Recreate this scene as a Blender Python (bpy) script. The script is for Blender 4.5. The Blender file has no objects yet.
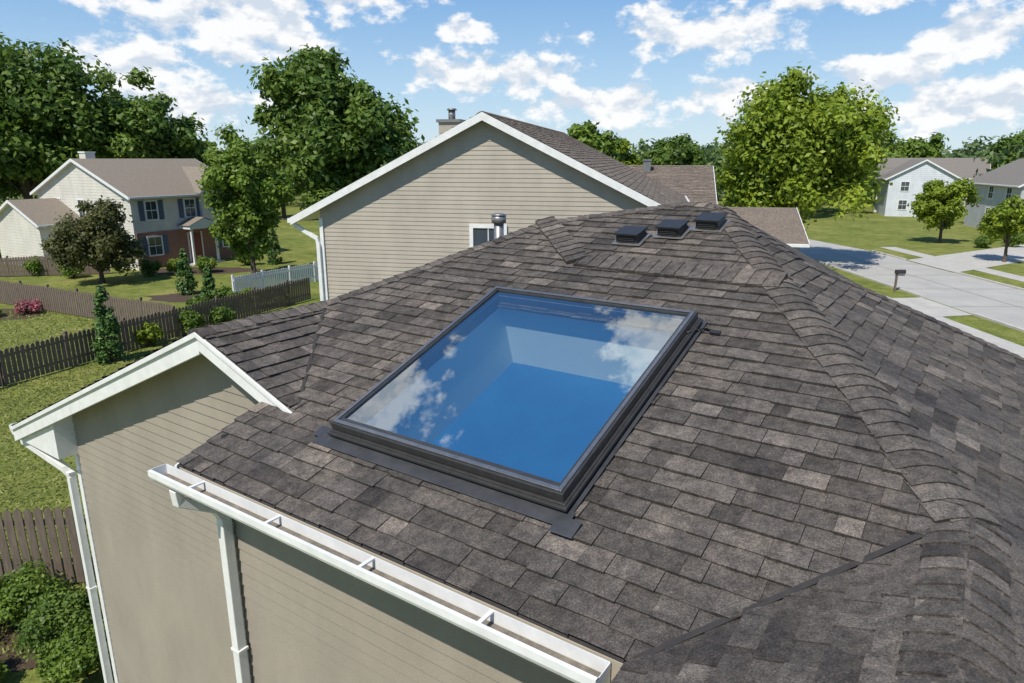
import bpy, bmesh, math, random
import numpy as np
from mathutils import Vector, Matrix
sc=bpy.context.scene
rad=math.radians
CAMZ=7.5
# ------------------------------------------------------------------ materials
def newmat(name):
    m=bpy.data.materials.new(name); m.use_nodes=True
    nt=m.node_tree; b=nt.nodes['Principled BSDF']
    return m,nt,b
def N(nt,t,**kw):
    n=nt.nodes.new(t)
    for k,v in kw.items(): setattr(n,k,v)
    return n
def ramp(nt,stops,fac=None):
    r=nt.nodes.new('ShaderNodeValToRGB')
    while len(r.color_ramp.elements)<len(stops): r.color_ramp.elements.new(.5)
    for e,(p,c) in zip(r.color_ramp.elements,stops):
        e.position=p; e.color=(c[0],c[1],c[2],1)
    if fac is not None: nt.links.new(fac,r.inputs[0])
    return r
def noise(nt,scale,detail=4,rough=.6,vec=None,mapscale=None):
    n=nt.nodes.new('ShaderNodeTexNoise'); n.inputs['Scale'].default_value=scale
    n.inputs['Detail'].default_value=detail; n.inputs['Roughness'].default_value=rough
    tc=nt.nodes.new('ShaderNodeTexCoord')
    v=tc.outputs['Object']
    if mapscale:
        mp=nt.nodes.new('ShaderNodeMapping'); mp.inputs['Scale'].default_value=mapscale
        nt.links.new(v,mp.inputs[0]); v=mp.outputs[0]
    nt.links.new(v,n.inputs['Vector'])
    return n.outputs['Fac']
def mixc(nt,fac,a,b,blend='MIX'):
    m=nt.nodes.new('ShaderNodeMix'); m.data_type='RGBA'; m.blend_type=blend
    for s,v in ((0,fac),(6,a),(7,b)):
        if hasattr(v,'node'): nt.links.new(v,m.inputs[s])
        elif s==0: m.inputs[0].default_value=v
        else: m.inputs[s].default_value=(v[0],v[1],v[2],1)
    return m.outputs[2]
def bump(nt,b,h,strength=.3,dist=.01):
    bp=nt.nodes.new('ShaderNodeBump'); bp.inputs['Strength'].default_value=strength
    bp.inputs['Distance'].default_value=dist
    nt.links.new(h,bp.inputs['Height']); nt.links.new(bp.outputs[0],b.inputs['Normal'])
def simple(name,c1,c2=None,scale=3,rough=.6,metal=0,bs=0,bd=.01,mapscale=None,spec=.5,detail=5):
    m,nt,b=newmat(name)
    if c2 is None: c2=tuple(x*.8 for x in c1)
    n=noise(nt,scale,detail,.65,mapscale=mapscale)
    r=ramp(nt,[(.3,c1),(.7,c2)],n)
    nt.links.new(r.outputs[0],b.inputs['Base Color'])
    b.inputs['Roughness'].default_value=rough; b.inputs['Metallic'].default_value=metal
    b.inputs['Specular IOR Level'].default_value=spec
    if bs: bump(nt,b,n,bs,bd)
    return m
def shingle_mat(name,stops,dirt=.8):
    m,nt,b=newmat(name)
    at=N(nt,'ShaderNodeAttribute',attribute_name='rnd')
    r=ramp(nt,stops,at.outputs['Fac'])
    g=noise(nt,105,4,.85); gr=ramp(nt,[(.34,(.36,.36,.37)),(.5,(.95,.95,.95)),(.67,(1.95,1.90,1.82))],g)
    c=mixc(nt,1,r.outputs[0],gr.outputs[0],'MULTIPLY')
    g2=noise(nt,13,6,.75); gr2=ramp(nt,[(.3,(.46,.45,.45)),(.5,(.97,.96,.95)),(.7,(1.5,1.46,1.40))],g2)
    c=mixc(nt,1,c,gr2.outputs[0],'MULTIPLY')
    g3=noise(nt,1.3,6,.7); gr3=ramp(nt,[(.35,(.68,.68,.70)),(.5,(1,.97,.93)),(.66,(1.30,1.22,1.12))],g3)
    c=mixc(nt,dirt,c,mixc(nt,1,c,gr3.outputs[0],'MULTIPLY'))
    nt.links.new(c,b.inputs['Base Color']); b.inputs['Roughness'].default_value=.9
    b.inputs['Specular IOR Level'].default_value=.25
    bump(nt,b,g,.8,.006)
    return m
SH=shingle_mat('roof_shingles',[(0,(.058,.053,.050)),(.35,(.096,.087,.081)),(.7,(.134,.121,.111)),(1,(.19,.17,.153))])
SHN=shingle_mat('neighbour_shingles',[(0,(.14,.115,.095)),(.5,(.185,.155,.13)),(1,(.23,.195,.165))],.4)
UNDER=simple('shingle_underlayer',(.03,.027,.025),(.045,.04,.038),20,.95)
def siding_mat(name,c):
    m,nt,b=newmat(name)
    n1=noise(nt,1.6,6,.65,mapscale=(1,1,.45)); n2=noise(nt,45,3,.6,mapscale=(1,1,4))
    c1=ramp(nt,[(.25,tuple(x*.82 for x in c)),(.75,tuple(x*1.08 for x in c))],n1).outputs[0]
    c2=ramp(nt,[(.3,(.88,.88,.87)),(.7,(1.05,1.05,1.05))],n2).outputs[0]
    nt.links.new(mixc(nt,1,c1,c2,'MULTIPLY'),b.inputs['Base Color'])
    b.inputs['Roughness'].default_value=.55; bump(nt,b,n2,.15,.003)
    return m
SID=siding_mat('vinyl_siding_tan',(.325,.285,.235))
SIDN=siding_mat('vinyl_siding_beige',(.44,.39,.32))
SIDC=siding_mat('siding_cream',(.68,.65,.58))
SIDG=siding_mat('siding_grey',(.50,.51,.51))
SIDW=siding_mat('siding_pale_blue',(.66,.69,.73))
WHITE=simple('white_painted_metal',(.82,.82,.80),(.68,.68,.66),6,.4)
GUTIN=simple('gutter_debris',(.22,.19,.15),(.10,.085,.07),14,.9)
FASC=simple('tan_fascia',(.42,.36,.28),(.36,.31,.24),8,.7)
BRONZE=simple('dark_bronze_aluminium',(.070,.067,.065),(.10,.096,.093),14,.30,.55)
ALU=simple('brushed_aluminium_strip',(.36,.355,.35),(.26,.255,.25),20,.30,.8)
FLASH=simple('lead_grey_flashing',(.055,.058,.062),(.10,.10,.105),7,.5,.5,.15)
BLACK=simple('black_plastic_vent',(.02,.02,.021),(.032,.032,.033),30,.5)
METAL=simple('galvanised_metal',(.35,.34,.33),(.22,.21,.20),12,.45,.7)
GLD=simple('window_glass_dark',(.03,.04,.05),(.06,.08,.1),1,.05,spec=1)
BARK=simple('bark',(.12,.09,.065),(.06,.045,.033),9,.9,0,.6,.03,(1,1,.25))
WOOD=simple('weathered_fence_wood',(.20,.155,.115),(.10,.078,.06),5,.85,0,.3,.01,(4,4,.5))
VINYL=simple('white_vinyl',(.8,.8,.79),(.72,.72,.71),5,.4)
CONC=simple('concrete',(.50,.475,.43),(.38,.36,.33),1.4,.85,0,.2,.01,detail=9)
ROADM=simple('pale_concrete_road',(.44,.42,.385),(.35,.335,.31),.6,.85,0,.2,.01,detail=10)
KERB=simple('kerb_concrete',(.52,.50,.46),(.42,.40,.37),3,.85)
BRICK=simple('red_brick',(.34,.18,.13),(.24,.12,.09),14,.85)
DOOR=simple('painted_door',(.22,.05,.04),(.18,.04,.035),5,.4)
SHUT=simple('blue_shutter',(.09,.12,.19),(.07,.10,.15),6,.5)
ROOFF=simple('distant_shingles',(.26,.215,.165),(.17,.14,.11),9,.9,detail=9)
ROOFG=simple('distant_grey_shingles',(.22,.195,.17),(.14,.125,.11),9,.9,detail=9)
MULCH=simple('mulch_bed',(.09,.055,.035),(.045,.03,.02),12,.95,0,.6,.03)
SHAFT=simple('skylight_shaft_paint',(.74,.84,.84),(.68,.80,.81),2,.6)
SHAFTB=simple('skylight_blue_blind',(.030,.165,.36),(.022,.125,.30),1.5,.45)
def grass_mat():
    m,nt,b=newmat('grass_lawn')
    a=noise(nt,.22,6,.7); c=noise(nt,10,7,.85); d=noise(nt,1.2,6,.7)
    c1=ramp(nt,[(.3,(.125,.160,.040)),(.5,(.19,.215,.06)),(.68,(.28,.265,.095))],a).outputs[0]
    c2=ramp(nt,[(.33,(.40,.43,.36)),(.5,(.95,.95,.9)),(.67,(1.55,1.46,1.3))],c).outputs[0]
    c3=ramp(nt,[(.32,(.58,.66,.56)),(.68,(1.22,1.15,1.1))],d).outputs[0]
    x=mixc(nt,1,mixc(nt,1,c1,c2,'MULTIPLY'),c3,'MULTIPLY')
    nt.links.new(x,b.inputs['Base Color']); b.inputs['Roughness'].default_value=.95
    b.inputs['Specular IOR Level'].default_value=.1
    bump(nt,b,c,.6,.04); return m
GRASS=grass_mat()
def leaf_mat(name,stops,tr=.4):
    m,nt,b=newmat(name)
    at=N(nt,'ShaderNodeAttribute',attribute_name='rnd')
    r=ramp(nt,stops,at.outputs['Fac'])
    nt.links.new(r.outputs[0],b.inputs['Base Color']); b.inputs['Roughness'].default_value=.5
    b.inputs['Specular IOR Level'].default_value=.35
    t=nt.nodes.new('ShaderNodeBsdfTranslucent'); nt.links.new(r.outputs[0],t.inputs[0])
    mx=nt.nodes.new('ShaderNodeMixShader'); mx.inputs[0].default_value=tr
    nt.links.new(b.outputs[0],mx.inputs[1]); nt.links.new(t.outputs[0],mx.inputs[2])
    nt.links.new(mx.outputs[0],nt.nodes['Material Output'].inputs[0]); return m
LEAF=leaf_mat('leaves_green',[(0,(.07,.13,.018)),(.5,(.15,.235,.032)),(1,(.26,.36,.055))])
LEAFD=leaf_mat('leaves_dark_green',[(0,(.06,.115,.02)),(.5,(.125,.205,.034)),(1,(.22,.31,.055))])
LEAFY=leaf_mat('leaves_yellow_green',[(0,(.10,.16,.015)),(.5,(.23,.31,.028)),(1,(.38,.46,.05))])
LEAFR=leaf_mat('leaves_bronze',[(0,(.075,.085,.03)),(.5,(.13,.14,.045)),(1,(.22,.21,.08))])
LEAFE=leaf_mat('evergreen_needles',[(0,(.035,.085,.02)),(.5,(.07,.145,.03)),(1,(.13,.22,.045))],.15)
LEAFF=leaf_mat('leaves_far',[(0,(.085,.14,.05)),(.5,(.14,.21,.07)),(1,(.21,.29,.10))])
BLADE=leaf_mat('grass_blades',[(0,(.18,.22,.05)),(.5,(.28,.32,.08)),(1,(.42,.40,.15))],.4)
FLOW=leaf_mat('flowers_pink',[(0,(.35,.03,.06)),(.5,(.5,.1,.2)),(.8,(.1,.16,.03)),(1,(.06,.1,.02))],.2)
def glass_mat():
    m,nt,b=newmat('skylight_glass'); nt.nodes.remove(b)
    t=nt.nodes.new('ShaderNodeBsdfTransparent'); t.inputs[0].default_value=(.90,.98,1,1)
    g=nt.nodes.new('ShaderNodeBsdfGlossy'); g.inputs['Roughness'].default_value=.008; g.inputs[0].default_value=(.92,.97,1,1)
    f=nt.nodes.new('ShaderNodeFresnel'); f.inputs[0].default_value=1.5
    n=noise(nt,1.2,2,.5)
    a=N(nt,'ShaderNodeMath',operation='MULTIPLY_ADD'); a.inputs[1].default_value=1.6; a.inputs[2].default_value=.25
    nt.links.new(f.outputs[0],a.inputs[0])
    mx=nt.nodes.new('ShaderNodeMixShader'); nt.links.new(a.outputs[0],mx.inputs[0])
    bp=nt.nodes.new('ShaderNodeBump'); bp.inputs['Strength'].default_value=.02; bp.inputs['Distance'].default_value=.02
    nt.links.new(n,bp.inputs['Height']); nt.links.new(bp.outputs[0],g.inputs['Normal'])
    nt.links.new(t.outputs[0],mx.inputs[1]); nt.links.new(g.outputs[0],mx.inputs[2])
    nt.links.new(mx.outputs[0],nt.nodes['Material Output'].inputs[0]); return m
GLASS=glass_mat()
# ------------------------------------------------------------------ helpers
def empty(name,loc=(0,0,0)):
    e=bpy.data.objects.new(name,None); e.location=loc; e.empty_display_size=.3
    sc.collection.objects.link(e); return e
def newbm():
    bm=bmesh.new(); bm.faces.layers.float.new('rnd'); return bm
def F(bm,pts,mat=0,r=.5):
    vs=[bm.verts.new(p) for p in pts]
    try: f=bm.faces.new(vs)
    except ValueError: return None
    f.material_index=mat; f[bm.faces.layers.float['rnd']]=r; return f
def box(bm,x0,x1,y0,y1,z0,z1,mat=0,fr=None,r=.5):
    P=[(x0,y0,z0),(x1,y0,z0),(x1,y1,z0),(x0,y1,z0),(x0,y0,z1),(x1,y0,z1),(x1,y1,z1),(x0,y1,z1)]
    if fr:
        O,ex,ey,ez=fr; P=[O+ex*p[0]+ey*p[1]+ez*p[2] for p in P]
    vs=[bm.verts.new(p) for p in P]
    for q in ((0,3,2,1),(4,5,6,7),(0,1,5,4),(1,2,6,5),(2,3,7,6),(3,0,4,7)):
        f=bm.faces.new([vs[i] for i in q]); f.material_index=mat; f[bm.faces.layers.float['rnd']]=r
def tube(bm,pts,radii,sides=8,mat=0,cap=True,ang0=0):
    pts=[Vector(p) for p in pts]; rings=[]
    for i,p in enumerate(pts):
        d=(pts[min(i+1,len(pts)-1)]-pts[max(i-1,0)]).normalized()
        ref=Vector((0,1,0)) if abs(d.y)<.9 else Vector((1,0,0))
        u=d.cross(ref).normalized(); v=d.cross(u)
        r=radii[i] if isinstance(radii,(list,tuple)) else radii
        rings.append([bm.verts.new(p+(u*math.cos(ang0+2*math.pi*k/sides)+v*math.sin(ang0+2*math.pi*k/sides))*r) for k in range(sides)])
    for a,b in zip(rings,rings[1:]):
        for k in range(sides):
            f=bm.faces.new([a[k],a[(k+1)%sides],b[(k+1)%sides],b[k]]); f.material_index=mat; f.smooth=sides>5
    if cap:
        for rg in (rings[0],rings[-1]):
            f=bm.faces.new(rg); f.material_index=mat
def finish(bm,name,mats,parent=None,xf=None,bev=0,solid=0,recalc=True):
    if xf is not None: bm.transform(xf)
    if recalc: bmesh.ops.recalc_face_normals(bm,faces=bm.faces)
    me=bpy.data.meshes.new(name); bm.to_mesh(me); bm.free()
    for m in mats: me.materials.append(m)
    o=bpy.data.objects.new(name,me); sc.collection.objects.link(o)
    if parent:
        o.parent=parent; o.location=-parent.location
    if solid:
        s=o.modifiers.new('s','SOLIDIFY'); s.thickness=solid
    if bev:
        b=o.modifiers.new('b','BEVEL'); b.width=bev; b.segments=2; b.limit_method='ANGLE'
    return o
def clip(bm,co,no):
    g=list(bm.verts)+list(bm.edges)+list(bm.faces)
    bmesh.ops.bisect_plane(bm,geom=g,dist=1e-5,plane_co=co,plane_no=no,clear_outer=True)
def poly_planes(poly):
    out=[]
    for i in range(len(poly)):
        p=poly[i]; q=poly[(i+1)%len(poly)]
        d=Vector((q[0]-p[0],q[1]-p[1],0)).normalized()
        out.append((Vector((p[0],p[1],0)),Vector((d.y,-d.x,0))))
    return out
def merge(dst,src):
    me=bpy.data.meshes.new('t'); src.to_mesh(me); src.free(); dst.from_mesh(me); bpy.data.meshes.remove(me)
def shingles(dst,O,e1,e2,u0,u1,s0,s1,regions,seed=1,expo=.14,wmin=.10,wmax=.32,th=.016,under=True):
    O=Vector(O); e1=Vector(e1).normalized(); e2=Vector(e2).normalized(); n=e1.cross(e2)
    if n.z<0: n=-n
    for reg in regions:
        rng=random.Random(seed)
        bm=newbm()
        s=s0
        def P(uu,ss,nn): return O+e1*uu+e2*ss+n*nn
        while s<s1:
            u=u0-rng.random()*.3
            hi=False; wob=rng.uniform(0,6)
            while u<u1:
                w=rng.uniform(wmin,wmax)
                hi=not hi if rng.random()<.8 else hi
                thick=th+(.009 if hi else 0)+rng.uniform(0,.005)
                js=rng.uniform(-.004,.004)+.004*math.sin(u*.9+wob)
                r=min(1,max(0,rng.gauss(.47 if hi else .36,.18)+(.35 if rng.random()<.06 else 0)))
                a=u+.0015; b=u+w-.0015
                t1=rng.uniform(-.003,.004); sb=s+js-(.008 if hi else 0); st=s+expo+.02
                A_,B_,C_,D_=P(a,sb,thick),P(b,sb+t1,thick-rng.uniform(0,.003)),P(b,st,.003+(.003 if hi else 0)),P(a,st,.003+(.003 if hi else 0))
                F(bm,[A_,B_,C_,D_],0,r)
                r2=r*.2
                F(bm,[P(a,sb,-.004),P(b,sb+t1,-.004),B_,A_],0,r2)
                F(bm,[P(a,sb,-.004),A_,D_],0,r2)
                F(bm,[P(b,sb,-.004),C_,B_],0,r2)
                u+=w
            s+=expo
        if under:
            F(bm,[P(u0-.2,s0-.02,-.006),P(u1+.4,s0-.02,-.006),P(u1+.4,s1+.2,-.006),P(u0-.2,s1+.2,-.006)],1,.1)
        for co,no in poly_planes(reg): clip(bm,co,no)
        merge(dst,bm)
def caps(dst,p0,p1,n1,n2,w=.15,expo=.13,seed=3,lift=.014):
    rng=random.Random(seed); p0=Vector(p0); p1=Vector(p1); t=(p1-p0); L=t.length; t.normalize()
    n1=Vector(n1).normalized(); n2=Vector(n2).normalized(); up=(n1+n2).normalized()
    d1=t.cross(n1).normalized(); d2=t.cross(n2).normalized()
    if d1.dot(n2)>1e-4: d1=-d1
    if d2.dot(n1)>1e-4 or (abs(d2.dot(n1))<=1e-4 and d2.dot(d1)>0): d2=-d2
    s=0
    while s<L:
        r=min(1,max(0,rng.gauss(.50,.18))); ln=expo+.03; e=min(L,s+ln)
        ww=w*rng.uniform(.94,1.05); j=rng.uniform(-.008,.008)
        def ring(ss,h):
            c=p0+t*ss
            return [c+d1*ww+n1*(h*.9),c+d1*ww*.55+n1*(h)+up*.003,c+d1*ww*.16+up*(h-.001),c+d2*ww*.16+up*(h-.001),c+d2*ww*.55+n2*h+up*.003,c+d2*ww+n2*(h*.9)]
        lo=ring(s+j,lift+.020); hi=ring(e,lift+.006); bl=ring(s+j,-.01); bh=ring(e,-.01)
        for k in range(5):
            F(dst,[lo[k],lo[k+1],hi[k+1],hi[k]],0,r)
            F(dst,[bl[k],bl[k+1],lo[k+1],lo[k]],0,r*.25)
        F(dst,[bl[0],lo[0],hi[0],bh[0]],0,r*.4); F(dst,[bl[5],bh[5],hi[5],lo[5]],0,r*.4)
        s+=expo
def siding(p0,p1,nrm,z0,z1,expo=.11,planes=(),proj=.013,mat=0):
    bm=newbm(); p0=Vector((p0[0],p0[1],0)); p1=Vector((p1[0],p1[1],0)); n=Vector((nrm[0],nrm[1],0)).normalized()
    z=z0
    while z<z1:
        zt=min(z+expo,z1); a=Vector((0,0,z)); b=Vector((0,0,zt))
        F(bm,[p0+n*proj+a,p1+n*proj+a,p1+n*.001+b,p0+n*.001+b],mat)
        F(bm,[p0+a+n*.001,p1+a+n*.001,p1+n*proj+a,p0+n*proj+a],mat)
        z+=expo
    for co,no in planes: clip(bm,co,no)
    return bm
def window(bm,O,ex,n,w,h,mi=(0,1),mull=True,shut=None,grid=True):
    ez=Vector((0,0,1)); fr=(O,ex,n,ez); t=.08
    F(bm,[O+n*.022,O+ex*w+n*.022,O+ex*w+ez*h+n*.022,O+ez*h+n*.022],mi[1])
    box(bm,-.02,t,0,.06,-.02,h+.02,mi[0],fr); box(bm,w-t,w+.02,0,.06,-.02,h+.02,mi[0],fr)
    box(bm,t,w-t,0,.058,h-t,h+.02,mi[0],fr); box(bm,t,w-t,0,.07,-.03,t*.8,mi[0],fr)
    if mull: box(bm,t,w-t,0,.05,h*.5-.025,h*.5+.025,mi[0],fr)
    if grid:
        box(bm,w/2-.012,w/2+.012,.0,.04,t,h-t,mi[0],fr)
    if shut is not None:
        for x0 in (-.06-.38,w+.06):
            box(bm,x0,x0+.38,0,.04,0,h,shut,fr)
            for k in range(9):
                zz=.05+k*(h-.1)/9
                box(bm,x0+.04,x0+.34,.04,.052,zz,zz+(h-.1)/9*.6,shut,fr)
# ------------------------------------------------------------------ main house frame
cA,sA=.8241,.5664
XF=Matrix(((cA,sA,0,0),(-sA,cA,0,0),(0,0,1,CAMZ),(0,0,0,1)))
def W(a,b,z=0): return XF@Vector((a,b,z))
SL=.335; th=math.atan(SL); c,s=math.cos(th),math.sin(th)
def zA(b): return -2.2+SL*(b-2.46)
def zR(a): return -1.745-.485*(a-.15)
def zC(a): return -1.745-.39*(.15-a)
def zW(a): return -1.46-.385*(a+5.56)
def zL(a): return -1.46+.42*(a+5.56)
house=empty('suburban_house',W(-3,5,-CAMZ))
OA=(0,2.46,-2.2)
H=(.15,3.82);T3=(-2.41,7.51);T2=(-2.78,7.59);T1=(-4.25,6.87);R_=(-5.56,4.67);VE=(-1.02,2.44)
ha0,ha1,hb0,hb1=-3.64,-1.82,3.14,5.04
def cut(poly,planes):
    for ax,sg,val in planes:
        out=[]
        for i in range(len(poly)):
            p=poly[i]; q=poly[(i+1)%len(poly)]
            fp=(p[ax]-val)*sg; fq=(q[ax]-val)*sg
            if fp>=0: out.append(p)
            if (fp>=0)!=(fq>=0):
                t=fp/(fp-fq); out.append((p[0]+(q[0]-p[0])*t,p[1]+(q[1]-p[1])*t))
        poly=out
    return poly
big=[(-5.56,2.44),VE,H,T3,T2,T1,(-5.56,4.67)]
regs=[cut(big,[(1,-1,hb0),(0,1,-4.72)]),
      cut(big,[(1,1,hb0),(1,-1,hb1),(0,-1,ha0),(0,1,-4.72)]),
      cut(big,[(1,1,3.52),(1,-1,hb1),(0,-1,-4.72)]),
      cut(big,[(1,1,hb0),(1,-1,hb1),(0,1,ha1)]),
      cut(big,[(1,1,hb1)])]
bm=newbm()
shingles(bm,OA,(1,0,0),(0,c,s),-5.6,.4,-.03,5.6,regs,seed=11)
tr=math.atan(.485); cr,sr=math.cos(tr),math.sin(tr)
S_=(-1.44,7.08)
shingles(bm,(3.8,0,zR(3.8)),(0,1,0),(-cr,0,sr),-.1,10.2,0,7.2,[[T3,H,S_],[H,(.15,7.945),S_],[(.15,.4),(3.8,.4),(3.8,9.93),(.15,7.945)]],seed=21)
tcc=math.atan(.39); cc,ss_=math.cos(tcc),math.sin(tcc)
shingles(bm,(-1.04,0,zC(-1.04)),(0,-1,0),(cc,0,ss_),-4.2,0,0,1.45,[[(-1.05,.4),(.15,.4),H,(-1.05,2.42)]],seed=31)
tw=math.atan(.385); cw,sw=math.cos(tw),math.sin(tw)
shingles(bm,(-4.1,0,zW(-4.1)),(0,1,0),(-cw,0,sw),3.1,5.0,0,1.62,[[(-5.56,3.2),(-4.30,3.2),(-4.31,3.25),(-5.56,4.67)]],seed=41)
tl=math.atan(.42); cl,sl=math.cos(tl),math.sin(tl)
shingles(bm,(-10.2,0,zL(-10.2)),(0,1,0),(cl,0,sl),3.0,9.4,0,5.1,[[(-10.22,3.2),(-5.56,3.2),(-5.56,9.2),(-10.22,9.2)]],seed=51,wmin=.25,wmax=.5,expo=.2)
F(bm,[(*R_,-1.46),(*T1,zA(6.87)),(-5.56,9.2,-1.9)],0,.4)
F(bm,[(*T1,zA(6.87)),(*T2,zA(7.59)),(-2.9,12.0,-2.0),(-5.56,12.0,-2.6),(-5.56,9.2,-1.9)],0,.4)
F(bm,[(*T2,zA(7.59)),(*T3,zA(7.51)),(-1.0,12.0,-2.2),(-2.9,12,-2.0)],0,.4)
F(bm,[(*T3,zA(7.51)),(*S_,zR(S_[0])-.02),(3.8,9.93,zR(3.8)-.02),(3.8,12,-4.0),(-1,12,-2.2)],0,.35)
nA=(0,-s,c); nR=(sr,0,cr); nC=(-ss_,0,cc); nW=(sw,0,cw); nL=(-sl,0,cl)
P3=(-1.34,5.97,zA(5.97)+.005)
Hh=(.15,3.82,-1.745)
caps(bm,Hh,P3,nA,nR,.17,seed=1)
caps(bm,P3,(*T3,zA(7.51)),nA,nR,.14,seed=2)
caps(bm,(.15,.4,-1.745),(.15,3.86,-1.745),nC,nR,.18,seed=3)
caps(bm,P3,(-3.31,6.03,zA(6.03)+.006),nA,nA,.135,seed=4,lift=.028)
caps(bm,(-3.31,6.0,zA(6.0)+.006),(*T1,zA(6.87)+.01),nA,nA,.12,seed=5,lift=.028)
caps(bm,(*R_,-1.46),(*T1,zA(6.87)),nA,nL,.13,seed=6)
caps(bm,(*T1,zA(6.87)),(*T2,zA(7.59)),nA,(-.2,.4,1),.13,seed=7)
caps(bm,(*T3,zA(7.51)),(*T2,zA(7.59)),nA,(0,.4,1),.13,seed=8)
caps(bm,(*S_,zR(S_[0])),(*T3,zA(7.51)),nR,(.1,.4,1),.12,seed=9)
caps(bm,(3.8,9.93,zR(3.8)),(*S_,zR(S_[0])),nR,(.2,.4,1),.12,seed=10)
caps(bm,(-5.56,3.2,-1.46),(-5.56,4.7,-1.455),nW,nL,.13,seed=12)
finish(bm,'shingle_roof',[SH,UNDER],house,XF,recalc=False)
bm=newbm()
def strip(bm,p,q,w,dz=.0,mat=0):
    p=Vector(p);q=Vector(q); d=(q-p).normalized(); sd=d.cross(Vector((0,0,1))).normalized()*w
    F(bm,[p-sd+Vector((0,0,dz)),p+sd+Vector((0,0,dz)),q+sd+Vector((0,0,dz)),q-sd+Vector((0,0,dz))],mat)
strip(bm,(-1.02,2.46,-2.2),(.0,3.66,-1.79),.018,.019)
strip(bm,(-4.31,3.25,-1.935),(-5.50,4.60,-1.48),.014,.02)
finish(bm,'valley_flashing',[UNDER],house,XF)
# ---- walls
bm=siding((-4.6,2.75),(-.75,2.75),(0,-1),-7.5,-2.22)
t=siding((-4.6,3.52),(-4.6,2.75),(-1,0),-7.5,-2.05); merge(bm,t)
t=siding((-9.17,3.5),(-4.55,3.5),(0,-1),-7.5,-1.5,planes=[(Vector((-5.56,0,-1.56)),Vector((.385,0,1))),(Vector((-5.56,0,-1.56)),Vector((-.42,0,1)))]); merge(bm,t)
t=siding((-9.17,9.0),(-9.17,3.5),(-1,0),-7.5,-3.1); merge(bm,t)
t=siding((-.75,2.75),(-.75,.7),(-1,0),-7.5,-2.2); merge(bm,t)
t=siding((-.75,.7),(3.5,.7),(0,-1),-7.5,-1.8,planes=[(Vector((.15,0,-1.85)),Vector((.485,0,1))),(Vector((.15,0,-1.85)),Vector((-.39,0,1)))]); merge(bm,t)
t=siding((3.5,.7),(3.5,11.8),(1,0),-7.5,-3.5); merge(bm,t)
t=siding((3.5,11.8),(-5.5,11.8),(0,1),-7.5,-4.0); merge(bm,t)
t=siding((-5.5,11.8),(-5.5,9.0),(-1,0),-7.5,-2.6); merge(bm,t)
t=siding((-5.5,9.0),(-9.17,9.0),(0,1),-7.5,-3.1); merge(bm,t)
finish(bm,'siding_walls',[SID],house,XF,recalc=False)
# ---- trim
bm=newbm()
def slabxz(bm,p,q,b0,b1,h,mat=0,drop=0):
    (a0,z0),(a1,z1)=p,q
    prism(bm,[(a0,z0-drop),(a1,z1-drop),(a1,z1-drop-h),(a0,z0-drop-h)],b0,b1,mat)
def prism(bm,P,b0,b1,mat=0):
    f=[bm.verts.new((x,b0,z)) for x,z in P]; k=[bm.verts.new((x,b1,z)) for x,z in P]
    L=[bm.faces.new(f),bm.faces.new(k[::-1])]; n=len(P)
    for i in range(n): L.append(bm.faces.new([f[i],k[i],k[(i+1)%n],f[(i+1)%n]]))
    for x in L: x.material_index=mat
slabxz(bm,(-10.25,zL(-10.25)),(-5.56,-1.46),3.21,3.25,.20,0,.012)
slabxz(bm,(-5.56,-1.46),(-4.30,zW(-4.30)),3.21,3.25,.17,0,.012)
slabxz(bm,(-10.25,zL(-10.25)),(-5.56,-1.46),3.185,3.209,.05,0,.004)
slabxz(bm,(-5.56,-1.46),(-4.30,zW(-4.30)),3.185,3.209,.045,0,.004)
slabxz(bm,(-9.17,zL(-9.17)),(-5.56,-1.46),3.253,3.52,.02,0,.13)
slabxz(bm,(-5.56,-1.46),(-4.5,zW(-4.5)),3.253,3.52,.02,0,.13)
ze=zL(-10.2)
prism(bm,[(-10.20,ze-.22),(-9.10,ze-.22),(-9.10,zL(-9.10)-.15),(-10.20,ze-.13)],3.262,3.56)
box(bm,-10.24,-10.203,3.26,9.2,ze-.22,ze-.012)
box(bm,-10.2,-9.18,3.57,9.1,ze-.20,ze-.17)
box(bm,-9.20,-9.11,3.475,3.6,-7.5,ze-.225)
box(bm,-4.63,-4.56,2.725,2.84,-7.5,-2.4)
box(bm,-4.68,-1.0,2.44,2.47,-2.40,-2.215,1)
box(bm,-4.68,-1.0,2.47,2.74,-2.40,-2.385,0)
P=[(-4.745,2.44,-2.22),(-4.745,3.25,zA(3.25)-.012),(-4.745,3.25,zA(3.25)-.15),(-4.745,2.44,-2.37)]
Q=[(x+.03,y,z) for x,y,z in P]
F(bm,P); F(bm,Q[::-1])
for i in range(4): F(bm,[P[i],P[(i+1)%4],Q[(i+1)%4],Q[i]])
box(bm,-1.04,-1.01,.42,2.43,-2.40,-2.225); box(bm,-1.01,-.76,.42,2.43,-2.40,-2.385)
box(bm,3.76,3.79,.42,9.9,zR(3.8)-.2,zR(3.8)-.012); box(bm,3.5,3.76,.42,9.9,zR(3.8)-.2,zR(3.8)-.18)
finish(bm,'fascia_and_trim',[WHITE,FASC],house,XF,bev=.004)
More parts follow.
